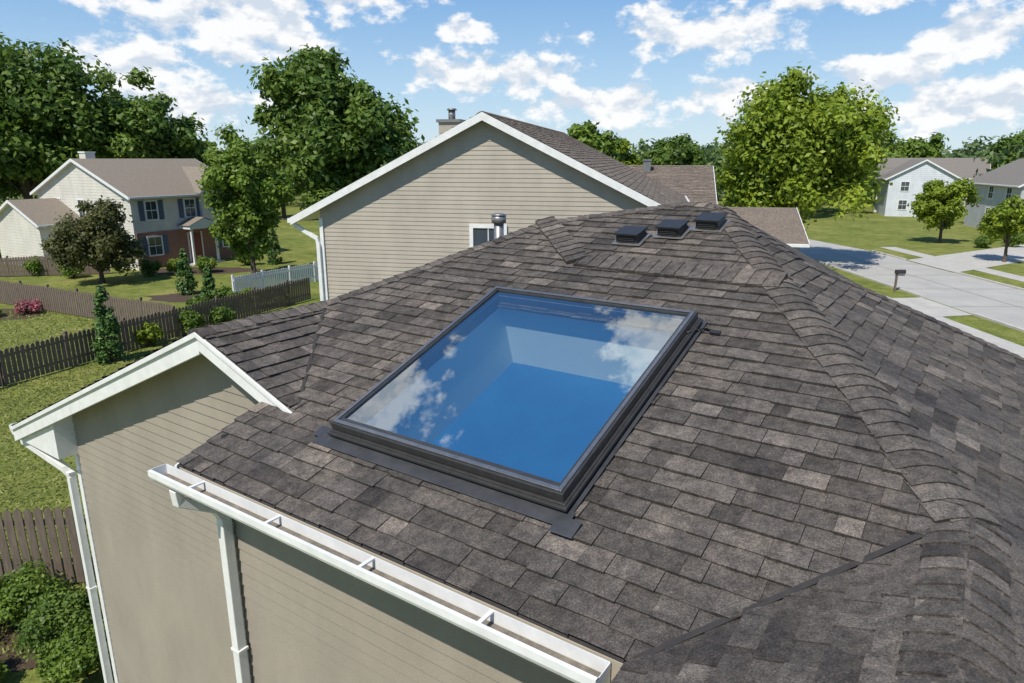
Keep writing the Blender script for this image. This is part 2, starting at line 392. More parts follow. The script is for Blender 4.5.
# ---- gutters
prof=[(0,0),(0,-.125),(-.085,-.125),(-.105,-.095),(-.135,-.07),(-.145,-.045),(-.145,0),(-.120,0),(-.120,-.012)]
def gutter(name,pa,pb,out,z):
    pa=Vector(pa);pb=Vector(pb);out=Vector(out); bm=newbm()
    r0=[pa+out*(-x)+Vector((0,0,z+y)) for x,y in prof]; r1=[pb+out*(-x)+Vector((0,0,z+y)) for x,y in prof]
    v0=[bm.verts.new(p) for p in r0]; v1=[bm.verts.new(p) for p in r1]
    for k in range(len(prof)-1): bm.faces.new([v0[k],v0[k+1],v1[k+1],v1[k]])
    for r in (r0,r1): F(bm,r[:7])
    finish(bm,name,[WHITE,GUTIN],house,XF,solid=.004)
    bm=newbm(); d=(pb-pa); L=d.length; d.normalize(); Z=Vector((0,0,1))
    a=pa+d*.02; b=pb-d*.02
    F(bm,[a+out*.006+Z*(z-.075),b+out*.006+Z*(z-.075),b+out*.125+Z*(z-.085),a+out*.125+Z*(z-.085)],1)
    k=.5
    while k<L:
        box(bm,-.012,.012,.002,.135,-.014,-.004,0,(pa+d*k+Z*z,d,out,Z)); k+=.85
    finish(bm,name+'_hangers',[WHITE,GUTIN],house,XF)
gutter('gutter',(-4.84,2.43,0),(-1.12,2.43,0),(0,-1,0),-2.225)
gutter('wing_gutter',(-10.24,9.2,0),(-10.24,3.22,0),(-1,0,0),ze-.03)
def spout(name,pts):
    bm=newbm(); tube(bm,pts,.058,4,0,True,math.pi/4)
    for z in (-3.9,-5.6): 
        p=pts[-1]; box(bm,p[0]-.055,p[0]+.055,p[1]-.047,p[1]+.05,z-.015,z+.015)
    finish(bm,name,[WHITE],house,XF,bev=.006)
spout('downspout',[(-4.6,2.36,-2.34),(-4.6,2.36,-2.44),(-4.57,2.62,-2.60),(-4.56,2.67,-2.70),(-4.56,2.67,-7.4)])
spout('wing_downspout',[(-10.3,3.33,-3.55),(-10.3,3.33,-3.68),(-9.32,3.40,-3.86),(-9.25,3.42,-3.96),(-9.25,3.42,-7.4)])
# ---- skylight
O=Vector((0,2.46,-2.2)); ex=Vector((1,0,0)); es=Vector((0,c,s)); en=Vector((0,-s,c)); FR=(O,ex,es,en)
sky=empty('roof_skylight',W(-2.7,4.1,-1.6)); 
bm=newbm()
a0,a1,q0,q1=-3.70,-1.755,.68,2.853
def frame(bm,a0,a1,q0,q1,w,n0,n1,mat=0,wb=None):
    wb=wb or w
    box(bm,a0,a0+w,q0,q1,n0,n1,mat,FR); box(bm,a1-w,a1,q0,q1,n0,n1,mat,FR)
    box(bm,a0+w,a1-w,q0,q0+wb,n0,n1-.0015,mat,FR); box(bm,a0+w,a1-w,q1-w,q1,n0,n1-.0015,mat,FR)
frame(bm,a0-.015,a1+.015,q0-.015,q1+.015,.085,-.02,.088)
frame(bm,a0-.03,a1+.03,q0-.035,q1+.02,.035,.055,.078)
frame(bm,a0,a1,q0,q1,.062,.092,.150,wb=.085)
frame(bm,a0+.016,a1-.016,q0+.016,q1-.016,.026,.152,.160,1,wb=.03)
frame(bm,a0+.046,a1-.046,q0+.060,q1-.046,.014,.136,.149,1,wb=.014)
finish(bm,'frame',[BRONZE,ALU],sky,XF,bev=.005)
bm=newbm()
P=lambda a,q,n:O+ex*a+es*q+en*n
F(bm,[P(a0+.05,q0+.07,.135),P(a1-.05,q0+.07,.135),P(a1-.05,q1-.05,.135),P(a0+.05,q1-.05,.135)])
finish(bm,'glass_pane',[GLASS],sky,XF)
bm=newbm()
ia,ib,ic,id_=a0+.06,a1-.06,q0+.075,q1-.06
D=-.66
for p,q in (((ia,ic),(ib,ic)),((ib,ic),(ib,id_)),((ib,id_),(ia,id_)),((ia,id_),(ia,ic))):
    F(bm,[P(p[0],p[1],.09),P(q[0],q[1],.09),P(q[0],q[1],D),P(p[0],p[1],D)],0)
F(bm,[P(ia,ic,D),P(ib,ic,D),P(ib,id_,D),P(ia,id_,D)],1)
finish(bm,'light_shaft',[SHAFT,SHAFTB],sky,XF)
bm=newbm()
box(bm,a0-.12,a1+.07,q0-.125,q0-.0,.030,.035,0,FR)
box(bm,a0-.05,a0-.012,q0-.0,q1+.05,.030,.034,0,FR); box(bm,a1+.012,a1+.055,q0-.0,q1+.05,.030,.034,0,FR)
box(bm,a0-.012,a1+.012,q1+.015,q1+.06,.030,.035,0,FR)
box(bm,a1-.01,a1+.14,q0-.18,q0-.05,.036,.039,0,FR)
box(bm,a0-.18,a0-.04,q0-.06,q0+.05,.036,.039,0,FR)
finish(bm,'flashing',[FLASH],sky,XF,bev=.002)
bm=newbm()
tube(bm,[P(a1+.0,q1-.25,.10),P(a1+.03,q1-.12,.06),P(a1+.08,q1-.06,.035),P(a1+.16,q1-.07,.03)],.009,6)
box(bm,a1+.12,a1+.20,q1-.10,q1-.06,.02,.04,0,FR)
finish(bm,'cable_conduit',[BLACK],sky,XF)
# ---- roof vents
for i,(a,b) in enumerate(((-3.0,6.57),(-2.64,6.78),(-2.32,6.99))):
    v=empty('roof_vent',W(a,b,zA(b))); q=(b-2.46)/c; bm=newbm()
    box(bm,a-.16,a+.16,q-.17,q+.15,.028,.034,1,FR)
    x0,x1,y0,y1=a-.12,a+.12,q-.13,q+.12
    lo=[P(x0,y0,.03),P(x1,y0,.03),P(x1,y1,.03),P(x0,y1,.03)]
    hi=[P(x0+.01,y0+.0,.12),P(x1-.01,y0+.0,.12),P(x1-.01,y1-.03,.09),P(x0+.01,y1-.03,.09)]
    F(bm,hi); 
    for k in range(4): F(bm,[lo[k],lo[(k+1)%4],hi[(k+1)%4],hi[k]])
    for k in range(4): box(bm,x0+.03,x1-.03,y0-.012,y0-.002,.04+k*.02,.05+k*.02,0,FR)
    frb=[P(x0-.01,y0-.02,.122),P(x1+.01,y0-.02,.122),P(x1+.01,y1,.094),P(x0-.01,y1,.094)]
    frt=[p+en*.018 for p in frb]; F(bm,frt); F(bm,frb[::-1])
    for k in range(4): F(bm,[frb[k],frb[(k+1)%4],frt[(k+1)%4],frt[k]])
    finish(bm,'hood',[BLACK,METAL],v,XF,bev=.006)
# ---- flue
fl=empty('flue_pipe',W(-4.72,6.65,-1.1)); bm=newbm()
x,y=-4.76,6.65
tube(bm,[(x,y,-1.35),(x,y,-.74)],.06,14); tube(bm,[(x,y,-.98),(x,y,-.94)],[.08,.065],14)
tube(bm,[(x,y,-.74),(x,y,-.73),(x,y,-.66),(x,y,-.65)],[.07,.088,.088,.07],14); tube(bm,[(x,y,-.648),(x,y,-.625)],[.095,.06],14)
finish(bm,'pipe',[METAL],fl,XF)
# ------------------------------------------------------------------ generic gable house
def rotm(loc,rz): return Matrix.Translation(loc)@Matrix.Rotation(rz,4,'Z')
def gable_block(par,loc,rz,w,L,ez,rzh,wall,roof,oh=.45,boards=None,tabs=False,nm='',y0=0,trim=WHITE,fascia=.2):
    X=rotm(loc,rz); hw=w/2; sl=(rzh-ez)/(hw+oh); th=.14
    ew=ez+sl*oh-.08; rw=rzh-.14
    if boards:
        pl=[(Vector((0,0,rw)),Vector((sl,0,1))),(Vector((0,0,rw)),Vector((-sl,0,1)))]
        bm=siding((-hw,y0),(hw,y0),(0,-1),0,rw,boards,pl,.013)
        merge(bm,siding((hw,y0+L),(-hw,y0+L),(0,1),0,rw,boards,pl))
        merge(bm,siding((hw,y0),(hw,y0+L),(1,0),0,ew,boards)); merge(bm,siding((-hw,y0+L),(-hw,y0),(-1,0),0,ew,boards))
    else:
        bm=newbm()
        g=[(-hw,0),(hw,0),(hw,ew),(0,rw),(-hw,ew)]
        F(bm,[(x,y0,z) for x,z in g]); F(bm,[(x,y0+L,z) for x,z in g][::-1])
        F(bm,[(hw,y0,0),(hw,y0+L,0),(hw,y0+L,ew),(hw,y0,ew)]); F(bm,[(-hw,y0+L,0),(-hw,y0,0),(-hw,y0,ew),(-hw,y0+L,ew)])
    finish(bm,nm+'walls',[wall],par,X,recalc=False)
    bm=newbm(); e=hw+oh; ya,yb=y0-.3,y0+L+.3
    for sg in (-1,1):
        q=[(0,ya,rzh),(sg*e,ya,ez),(sg*e,yb,ez),(0,yb,rzh)]
        q2=[(x,y,z-th) for x,y,z in q]
        F(bm,q,0,.4); F(bm,q2,1)
        F(bm,[q[1],q[2],q2[2],q2[1]],1)
        for yy,d in ((ya,-.03),(yb,.03)):
            a_,b_=(0,yy+d,rzh+.01),(sg*e,yy+d,ez+.01)
            F(bm,[a_,b_,(b_[0],b_[1],b_[2]-fascia),(a_[0],a_[1],a_[2]-fascia)],1)
            F(bm,[a_,b_,(b_[0],b_[1]-d,b_[2]),(a_[0],a_[1]-d,a_[2])],1)
            F(bm,[(a_[0],a_[1],a_[2]-fascia),(b_[0],b_[1],b_[2]-fascia),(b_[0],b_[1]-d,b_[2]-fascia),(a_[0],a_[1]-d,a_[2]-fascia)],1)
        box(bm,min(sg*e,sg*(e+.1)),max(sg*e,sg*(e+.1)),ya,yb,ez-.13,ez-.01,1)
    if tabs:
        an=math.atan(sl); ca,sa=math.cos(an),math.sin(an)
        for sg in (-1,1):
            reg=[(min(0,sg*e),ya),(max(0,sg*e),ya),(max(0,sg*e),yb),(min(0,sg*e),yb)]
            shingles(bm,(sg*e,0,ez+.006),(0,1,0),(-sg*ca,0,sa),ya,yb,0,e/ca+.1,[reg],seed=61,expo=.17,wmin=.25,wmax=.6,under=False)
        caps(bm,(0,ya,rzh+.01),(0,yb,rzh+.01),(sl,0,1),(-sl,0,1),.14,.2,seed=5)
    finish(bm,nm+'roof',[roof,trim],par,X,recalc=False)
    return X
EX,EY=Vector((1,0,0)),Vector((0,1,0))
# ---- neighbour (behind)
nb=empty('neighbour_house',(-.75,18,0))
X=gable_block(nb,(-.75,18,0),rad(-12),9.5,14,5.91,8.62,SIDN,SHN,oh=.76,boards=.115,tabs=True,y0=.3)
bm=newbm()
window(bm,Vector((-.42,.28,4.38)),EX,-EY,.98,1.42)
window(bm,Vector((2.2,.28,3.2)),EX,-EY,.95,1.42)
window(bm,Vector((-3.3,.28,1.0)),EX,-EY,1.2,1.42)
finish(bm,'windows',[WHITE,GLD],nb,X)
bm=newbm()
tube(bm,[(-5.5,.2,5.8),(-5.5,.2,5.7),(-4.86,.2,5.35),(-4.82,.2,5.2),(-4.82,.2,.1)],.07,4,0,True,math.pi/4)
box(bm,-4.78,-4.68,.24,.34,0,5.9); box(bm,4.68,4.78,.24,.34,0,5.9)
finish(bm,'downspout',[WHITE],nb,X)
bm=newbm()
box(bm,-3.4,-2.65,7.0,7.8,6.3,8.75,0); box(bm,-3.47,-2.58,6.93,7.87,8.75,8.85,1)
tube(bm,[(-3.02,7.4,8.85),(-3.02,7.4,9.18)],.13,10,1); tube(bm,[(-3.02,7.4,9.18),(-3.02,7.4,9.24)],[.2,.15],10,1)
finish(bm,'chimney',[SIDN,METAL],nb,X)
gable_block(nb,tuple(X@Vector((6.6,18,0))),rad(-12+90),8,5.1,5.45,7.15,SIDN,SHN,nm='rear_wing_',tabs=True)
bm=newbm(); 
box(bm,3.6,3.95,17.2,17.55,6.8,7.4,0); box(bm,3.55,4.0,17.15,17.6,7.4,7.46,1)
finish(bm,'rear_chimney',[METAL,METAL],nb,X)
gr=empty('detached_garage',(10.8,33,0))
gable_block(gr,(13.2,33,0),rad(80),5.5,4.6,3.9,5.25,SIDN,SHN)
bm=newbm(); box(bm,9.0,12.6,29.7,29.8,0,2.2); finish(bm,'garage_door',[WHITE],gr)
# ---- left house
lh=empty('brick_house',(-30.87,49.9,0))
X=gable_block(lh,(-30.87,49.9,0),rad(-30),11.7,9.2,5.0,7.5,SIDC,ROOFF,oh=.4,boards=.2)
bm=newbm()
hw=5.85
box(bm,hw+.02,hw+.06,.1,9.1,0,2.55,2)
for y in (1.0,4.0):
    window(bm,Vector((hw,y+.9,3.35)),-EY,EX,.95,1.35,shut=3)
for y in (1.0,7.0):
    window(bm,Vector((hw+.06,y+.9,.9)),-EY,EX,1.1,1.35,shut=3)
for x in (-3.6,-.5,2.6):
    window(bm,Vector((x,-.0,3.4)),EX,-EY,.9,1.3)
window(bm,Vector((1.8,-.0,.9)),EX,-EY,1.4,1.3)
box(bm,hw+.062,hw+.1,4.0,5.0,.1,2.2,4); box(bm,hw+.06,hw+.12,3.9,4.0,.1,2.3,0); box(bm,hw+.06,hw+.12,5.0,5.1,.1,2.3,0)
for y in (3.5,5.5): box(bm,hw+1.1,hw+1.25,y-.07,y+.07,.0,2.6,0)
box(bm,hw+.07,hw+1.35,3.3,5.7,2.6,2.85,0)
F(bm,[(hw+1.35,3.3,2.86),(hw+1.35,5.7,2.86),(hw+1.35,4.5,3.35)],0)
F(bm,[(hw+1.4,3.2,2.86),(hw+1.4,4.5,3.4),(hw+.03,4.5,3.4),(hw+.03,3.2,2.86)],5); F(bm,[(hw+1.4,5.8,2.86),(hw+1.4,4.5,3.4),(hw+.03,4.5,3.4),(hw+.03,5.8,2.86)],5)
box(bm,hw+.07,hw+1.5,3.2,5.8,0,.1,6)
finish(bm,'front_details',[WHITE,GLD,BRICK,SHUT,DOOR,ROOFF,CONC],lh,X)
bm=newbm()
yc=7.2; hwd=2.0; top=6.9; eb=5.3
F(bm,[(hw+.35,yc-hwd,eb-.2),(hw+.35,yc+hwd,eb-.2),(hw+.35,yc,top-.12)],0)
for sg in (-1,1):
    F(bm,[(hw+.65,yc+sg*(hwd+.3),eb-.28),(hw+.65,yc,top),(.9,yc,top),(.9+3.0,yc+sg*(hwd+.3),eb+.1)],1)
    F(bm,[(hw+.66,yc+sg*(hwd+.3),eb-.26),(hw+.66,yc,top+.02),(hw+.66,yc,top-.18),(hw+.66,yc+sg*(hwd+.3),eb-.46)],2)
box(bm,hw+.02,hw+.35,yc-hwd,yc+hwd,2.7,eb-.19,0)
finish(bm,'cross_gable',[SIDC,ROOFF,WHITE],lh,X)
bm=newbm()
window(bm,Vector((hw+.352,yc+.9,3.35)),-EY,EX,1.5,1.4,shut=3)
box(bm,-1.6,-.8,1.2,1.9,6.4,7.9,2); box(bm,-1.65,-.75,1.15,1.95,7.9,8.0,0)
finish(bm,'cross_gable_window_and_chimney',[WHITE,GLD,SIDC,SHUT],lh,X)
p=X@Vector((-3.2,-3.0,0))
gable_block(lh,tuple(p),rad(-30),6.0,3.2,3.1,4.7,SIDC,ROOFF,nm='garage_',boards=.2)
h2=empty('suburban_house',(-31,72,0)); gable_block(h2,(-31,72,0),rad(50),8,12,4.6,6.6,SIDC,ROOFF)
# ---- right houses
h3=empty('grey_house',(53,70,0))
X=gable_block(h3,(55,68,0),rad(-12),9.5,12,4.9,7.5,SIDG,ROOFG,boards=.22)
bm=newbm()
for x in (-3,1.6): window(bm,Vector((x,0,3.3)),EX,-EY,1.2,1.4,shut=2)
for y in (2,6): window(bm,Vector((-4.75,y+1,3.3)),-EY,-EX,1.2,1.4)
for y in (2,6): window(bm,Vector((-4.75,y+1,1)),-EY,-EX,1.2,1.4)
finish(bm,'windows',[WHITE,GLD,SHUT],h3,X)
X=gable_block(h3,(51.5,62.5,0),rad(-12),6.5,5.6,2.9,4.7,SIDG,ROOFG,nm='garage_')
bm=newbm(); box(bm,-2.4,2.4,-.08,-.003,0,2.2)
for k in range(4): box(bm,-2.4,2.4,-.1,-.081,.08+k*.54,.54+k*.54)
finish(bm,'garage_door',[WHITE],h3,X)
h4=empty('pale_blue_house',(56,95,0)); X=gable_block(h4,(54,92,0),rad(-20),8,10,4.9,7.4,SIDW,ROOFG,boards=.25)
bm=newbm()
for x in (-2.6,1.4): window(bm,Vector((x,0,3.3)),EX,-EY,1.1,1.3)
for x in (-2.6,1.4): window(bm,Vector((x,0,.9)),EX,-EY,1.1,1.3)
finish(bm,'windows',[WHITE,GLD],h4,X)
h5=empty('white_house',(66,100,0)); gable_block(h5,(66,98,0),rad(60),9,13,4.9,7.6,SIDC,ROOFG)
# ------------------------------------------------------------------ ground
bm=newbm(); F(bm,[(-1500,-600,0),(1500,-600,0),(1500,2500,0),(-1500,2500,0)]); finish(bm,'ground',[GRASS])
def sheet(name,pts,z,m):
    bm=newbm(); F(bm,[(x,y,z) for x,y in pts]); return finish(bm,name,[m])
bm=newbm(); F(bm,[(23,-60,.004),(30,-60,.004),(30,58,.004),(23,58,.004)]); F(bm,[(23,58,.004),(30,58,.004),(27,75,.004),(14,96,.004),(8,91,.004),(19,73,.004)])
for k in range(-8,12): F(bm,[(23,k*5,.008),(30,k*5,.008),(30,k*5+.05,.008),(23,k*5+.05,.008)],1)
F(bm,[(26.47,-60,.0085),(26.53,-60,.0085),(26.53,58,.0085),(26.47,58,.0085)],1)
finish(bm,'road',[ROADM,simple('tar_joint',(.18,.175,.165),(.14,.135,.13),3,.9)])
bm=newbm(); box(bm,22.85,23,-60,33,-.1,.12); box(bm,22.85,23,37.5,58,-.1,.12); box(bm,30,30.15,-60,46,-.1,.12); box(bm,30,30.15,52,57,-.1,.12)
finish(bm,'kerb',[KERB],bev=.02)
sheet('sidewalk',[(19.6,-60),(21.1,-60),(21.1,60),(19.6,60)],.012,CONC)
sheet('sidewalk',[(32.2,-60),(33.6,-60),(33.6,60),(32.2,60)],.012,CONC)
sheet('driveway',[(8,30),(22.85,33),(22.85,37.4),(8,36)],.02,CONC)
sheet('driveway',[(30.15,46),(48.6,57.5),(46.5,62.0),(30.15,52)],.02,CONC)
sheet('driveway',[(30.15,30),(60,36),(60,40),(30.15,34)],.02,CONC)
def blobsheet(name,cx,cy,rx,ry,z,m,seed=1):
    rng=random.Random(seed); bm=newbm()
    F(bm,[(cx+rx*math.cos(t)*rng.uniform(.85,1.1),cy+ry*math.sin(t)*rng.uniform(.85,1.1),z) for t in [i*math.pi/12 for i in range(24)]])
    finish(bm,name,[m])
blobsheet('mulch_bed',-16.6,37.5,4,1.6,.006,MULCH); blobsheet('mulch_bed',-26.5,33.0,3.5,1.6,.006,MULCH,3)
blobsheet('mulch_bed',-8.2,9.6,2.5,.9,.006,MULCH,4); blobsheet('mulch_bed',-21.5,47,4,1.6,.006,MULCH,5)
# ------------------------------------------------------------------ foliage
def quadmesh(name,V,R,mat,parent=None):
    n=len(V)//4; me=bpy.data.meshes.new(name)
    me.vertices.add(4*n); me.vertices.foreach_set('co',V.astype(np.float32).ravel())
    me.loops.add(4*n); me.loops.foreach_set('vertex_index',np.arange(4*n,dtype=np.int32))
    me.polygons.add(n); me.polygons.foreach_set('loop_start',np.arange(0,4*n,4,dtype=np.int32))
    at=me.attributes.new('rnd','FLOAT','FACE'); at.data.foreach_set('value',R.astype(np.float32))
    me.update(calc_edges=True); me.materials.append(mat)
    o=bpy.data.objects.new(name,me); sc.collection.objects.link(o)
    if parent: o.parent=parent
    return o
def unit(a): return a/np.maximum(np.linalg.norm(a,axis=1,keepdims=True),1e-6)
def leafcloud(rng,C,R,n,size,upb=.5):
    M=len(C); idx=np.repeat(np.arange(M),n); K=len(idx)
    d=unit(rng.normal(size=(K,3))); rr=rng.random((K,1))**.5*(1+.25*rng.normal(size=(K,1)).clip(-1,2))
    pos=C[idx]+d*rr*R[idx][:,None]*np.array([1,1,.8])
    nrm=unit(d*.9+rng.normal(size=(K,3))*.55+np.array([0,0,upb]))
    u=unit(np.cross(nrm,rng.normal(size=(K,3)))); v=np.cross(nrm,u)
    s=size*rng.uniform(.6,1.3,(K,1))
    V=np.stack([pos+u*s,pos+v*s*.55,pos-u*s,pos-v*s*.55],1).reshape(-1,3)
    cr=rng.random(M)
    return V,np.clip(cr[idx]*.45+rng.random(K)*.55,0,1)
def tree(name,x,y,h,w,base,mat,seed,ncl=80,npc=240,leaf=.2,trunk=.28,lobes=5):
    rng=np.random.default_rng(seed); e=empty(name,(x,y,0))
    cz=(h+base)/2; hz=(h-base)/2; hw=w/2
    L=[(0,0,0,1)]
    for i in range(lobes):
        t=rng.random()*6.28; L.append((math.cos(t)*.36,math.sin(t)*.36,rng.uniform(-.5,.35),rng.uniform(.5,.66)))
    C=[];R=[]
    while len(C)<ncl:
        lx,ly,lz,lr=L[rng.integers(len(L))]
        d=rng.normal(size=3); d/=np.linalg.norm(d); r=rng.uniform(.3,.95)**.6 if lr<1 else rng.uniform(.2,.88)**.6
        p=np.array([lx,ly,lz])+d*r*lr*.93
        f=1-.3*max(0,p[2]); p[0]*=f;p[1]*=f
        if np.linalg.norm(p)>1.0: continue
        C.append([p[0]*hw,p[1]*hw,cz+p[2]*hz]); R.append(w*rng.uniform(.07,.13))
    C=np.array(C);R=np.array(R)
    V,Rn=leafcloud(rng,C,R,npc,leaf)
    quadmesh('crown',V,Rn,mat,e)
    bm=newbm(); top=cz+hz*.35
    tube(bm,[(0,0,-.1),(.02,0,.4),(0,.03,base),(.05,0,cz),(0,0,top)],[trunk*1.5,trunk,trunk*.85,trunk*.55,trunk*.2],9)
    for k in rng.choice(len(C),min(len(C),22),replace=False):
        z0=rng.uniform(base*.85,cz); r0=trunk*rng.uniform(.25,.45); p=C[k]; m=(p*np.array([.5,.5,1])); m[2]=z0+(p[2]-z0)*.6
        if p[2]<z0+.3: continue
        tube(bm,[(0,0,z0),tuple(m),tuple(p)],[r0,r0*.6,r0*.2],5)
    me=bpy.data.meshes.new('trunk'); bm.to_mesh(me); bm.free(); me.materials.append(BARK)
    o=bpy.data.objects.new('trunk',me); sc.collection.objects.link(o); o.parent=e
    return e
def shrub(name,x,y,h,w,mat,seed,n=2600,leaf=.07,shape='round'):
    rng=np.random.default_rng(seed); e=empty(name,(x,y,0)); C=[];R=[]
    for i in range(26 if shape=='round' else 60):
        if shape=='round':
            d=rng.normal(size=3); d/=np.linalg.norm(d); d*=rng.uniform(.4,.8)
            C.append([d[0]*w/2,d[1]*w/2,h*.5+d[2]*h*.45]); R.append(w*rng.uniform(.12,.2))
        else:
            t=rng.random(); a=rng.random()*6.28; f=(1-t)**.6*(.75 if t>.1 else .6)
            C.append([math.cos(a)*f*w/2*.9,math.sin(a)*f*w/2*.9,.1+t*h*.93]); R.append(w*(.10+.14*(1-t)))
    C=np.array(C);R=np.array(R); V,Rn=leafcloud(rng,C,R,n//len(C),leaf)
    quadmesh('foliage',V,Rn,mat,e)
    bm=newbm()
    for k in range(5):
        p=C[rng.integers(len(C))]; tube(bm,[(0,0,-.05),(p[0]*.3,p[1]*.3,p[2]*.5),tuple(p)],[.04,.025,.01],5)
    me=bpy.data.meshes.new('stems'); bm.to_mesh(me); bm.free(); me.materials.append(BARK)
    o=bpy.data.objects.new('stems',me); sc.collection.objects.link(o); o.parent=e
tree('oak_tree',-50,72,21.5,19,3,LEAFD,1,190,220,.33,.5,lobes=7)
tree('oak_tree',-40,76,18.0,14,3,LEAFD,2,120,220,.33,.4)
tree('oak_tree',-58,62,14,14,2,LEAFD,3,100,190,.31,.4)
tree('oak_tree',-42.5,50,9.5,6.5,1.0,LEAFD,33,70,190,.2,.25)
tree('maple_tree',-12.9,51,15.6,12.6,2,LEAFD,4,180,250,.25,.4,lobes=7)
tree('maple_tree',-16.6,43.5,9.6,6.6,1.0,LEAF,5,110,230,.16,.18)
tree('crabapple_tree',-25.5,42,5.2,5.8,.7,LEAFR,6,90,230,.12,.14)
tree('maple_tree',20.6,50,13.4,12.8,1.8,LEAFY,7,230,270,.20,.36,lobes=6)
tree('maple_tree',39.3,63,6.2,5.8,1.2,LEAFY,8,70,200,.16,.14)
tree('maple_tree',36.9,51,5.2,5.0,1.0,LEAFY,99,70,200,.14,.12)
tree('elm_tree',9,85,12.3,9,4,LEAF,10,80,160,.33,.3)
tree('elm_tree',20,88,12,8.5,4,LEAFD,11,80,160,.33,.3)
tree('elm_tree',15,95,10.5,8,3,LEAFY,12,60,150,.33,.3)
tree('elm_tree',62,112,13.2,12,3,LEAF,13,90,160,.38,.3)
tree('elm_tree',75,105,12,11,3,LEAFD,14,80,160,.38,.3)
tree('elm_tree',85,112,13.5,13,3,LEAF,19,90,160,.38,.3)
tree('elm_tree',38,90,10.5,8,3,LEAF,15,70,160,.33,.3)
tree('elm_tree',-37,82,10.5,9,2,LEAF,16,80,160,.33,.3)
tree('elm_tree',-29,88,12.0,11,2,LEAF,17,90,160,.33,.3)
tree('elm_tree',-75,70,13,14,3,LEAF,18,80,160,.38,.3)
rng=np.random.default_rng(77); C=[];R=[]
for i in range(150):
    az=rad(rng.uniform(-62,62)); dist=rng.uniform(105,165); h=rng.uniform(8.5,11.5)+dist*.005; w=rng.uniform(8,13)
    cx,cy=dist*math.sin(az),dist*math.cos(az)
    for k in range(16):
        d=rng.normal(size=3); d/=np.linalg.norm(d); d*=rng.uniform(.5,.85)
        C.append([cx+d[0]*w/2,cy+d[1]*w/2,h*.52+d[2]*h*.46]); R.append(w*.2)
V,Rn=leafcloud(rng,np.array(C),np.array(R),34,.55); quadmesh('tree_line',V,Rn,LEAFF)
k=0
for nm,x,y,h,w,m,shp in [
 ('arborvitae_shrub',-15.3,25.0,3.0,1.15,LEAFE,'cone'),('arborvitae_shrub',-16.2,36.0,2.0,.9,LEAFE,'cone'),('arborvitae_shrub',-18.6,38.5,2.6,1.2,LEAFE,'cone'),
 ('round_shrub',-14.6,34.0,1.4,1.6,LEAF,'round'),('round_shrub',-13.4,34.5,1.2,1.5,LEAFY,'round'),('round_shrub',-12.4,35.2,1.1,1.4,LEAF,'round'),
 ('round_shrub',-15.6,33.3,1.1,1.4,LEAFD,'round'),('round_shrub',-14.2,29.3,1.2,1.5,LEAF,'round'),('round_shrub',-15.1,27.3,1.1,1.3,LEAFY,'round'),('round_shrub',-13.4,30.8,1.0,1.3,LEAFD,'round'),
 ('round_shrub',-8.2,9.9,1.1,1.5,LEAF,'round'),('round_shrub',-7.1,9.2,1.0,1.4,LEAFD,'round'),('round_shrub',-9.0,8.9,.9,1.4,LEAF,'round'),('round_shrub',-6.4,8.6,.8,1.1,LEAF,'round'),('round_shrub',-8.0,8.2,.8,1.2,LEAF,'round'),
 ('round_shrub',-20.8,46.2,1.2,1.6,LEAF,'round'),('round_shrub',-22.4,45.5,1.2,1.7,LEAFY,'round'),('round_shrub',-19.2,49.5,1.2,1.7,LEAFD,'round'),('round_shrub',-24.0,44.8,1.2,1.6,LEAFD,'round'),
 ('round_shrub',-28.5,44,1.3,1.8,LEAF,'round'),('round_shrub',-31.5,45,1.3,1.8,LEAF,'round'),('arborvitae_shrub',-17.4,50,2.6,1.2,LEAFE,'cone'),
 ('round_shrub',44,60,1.3,2.0,LEAF,'round'),('round_shrub',41,59.5,1.1,1.8,LEAFD,'round'),('round_shrub',54,60,1.3,2.2,LEAFD,'round')]:
    k+=1; near=y<11
    shrub(nm,x,y,h,w,m,100+k,(9000 if near else 3400),(.035 if near else .075),shp)
for i,(x,y) in enumerate(((-27.2,33.2),(-25.6,32.6),(-24.2,33.4),(-29,34))): shrub('flower_bed',x,y,.7,1.5,FLOW if i%2==0 else LEAF,200+i,2200,.06)
rng=np.random.default_rng(5); n=70000
yy=rng.uniform(9,34,n); xx=rng.uniform(-1,0,n)*(yy*.78+2)+(-1.5)
keep=(xx>-30)&(xx<-6.2)&~((xx>-9.5)&(yy<8.5)); keep&=~((xx>-13+.35*(yy-24))&(yy>24)); xx=xx[keep];yy=yy[keep]; n=len(xx)
ang=rng.random(n)*6.28; hh=rng.uniform(.02,.06,n); ww=.018+.0006*yy
b=np.stack([xx,yy,np.zeros(n)],1); u=np.stack([np.cos(ang)*ww,np.sin(ang)*ww,np.zeros(n)],1)
tip=b+np.stack([rng.normal(size=n)*.05,rng.normal(size=n)*.05,hh],1)
V=np.stack([b-u,b+u,tip+u*.3,tip-u*.3],1).reshape(-1,3); quadmesh('grass',V,rng.random(n),BLADE)
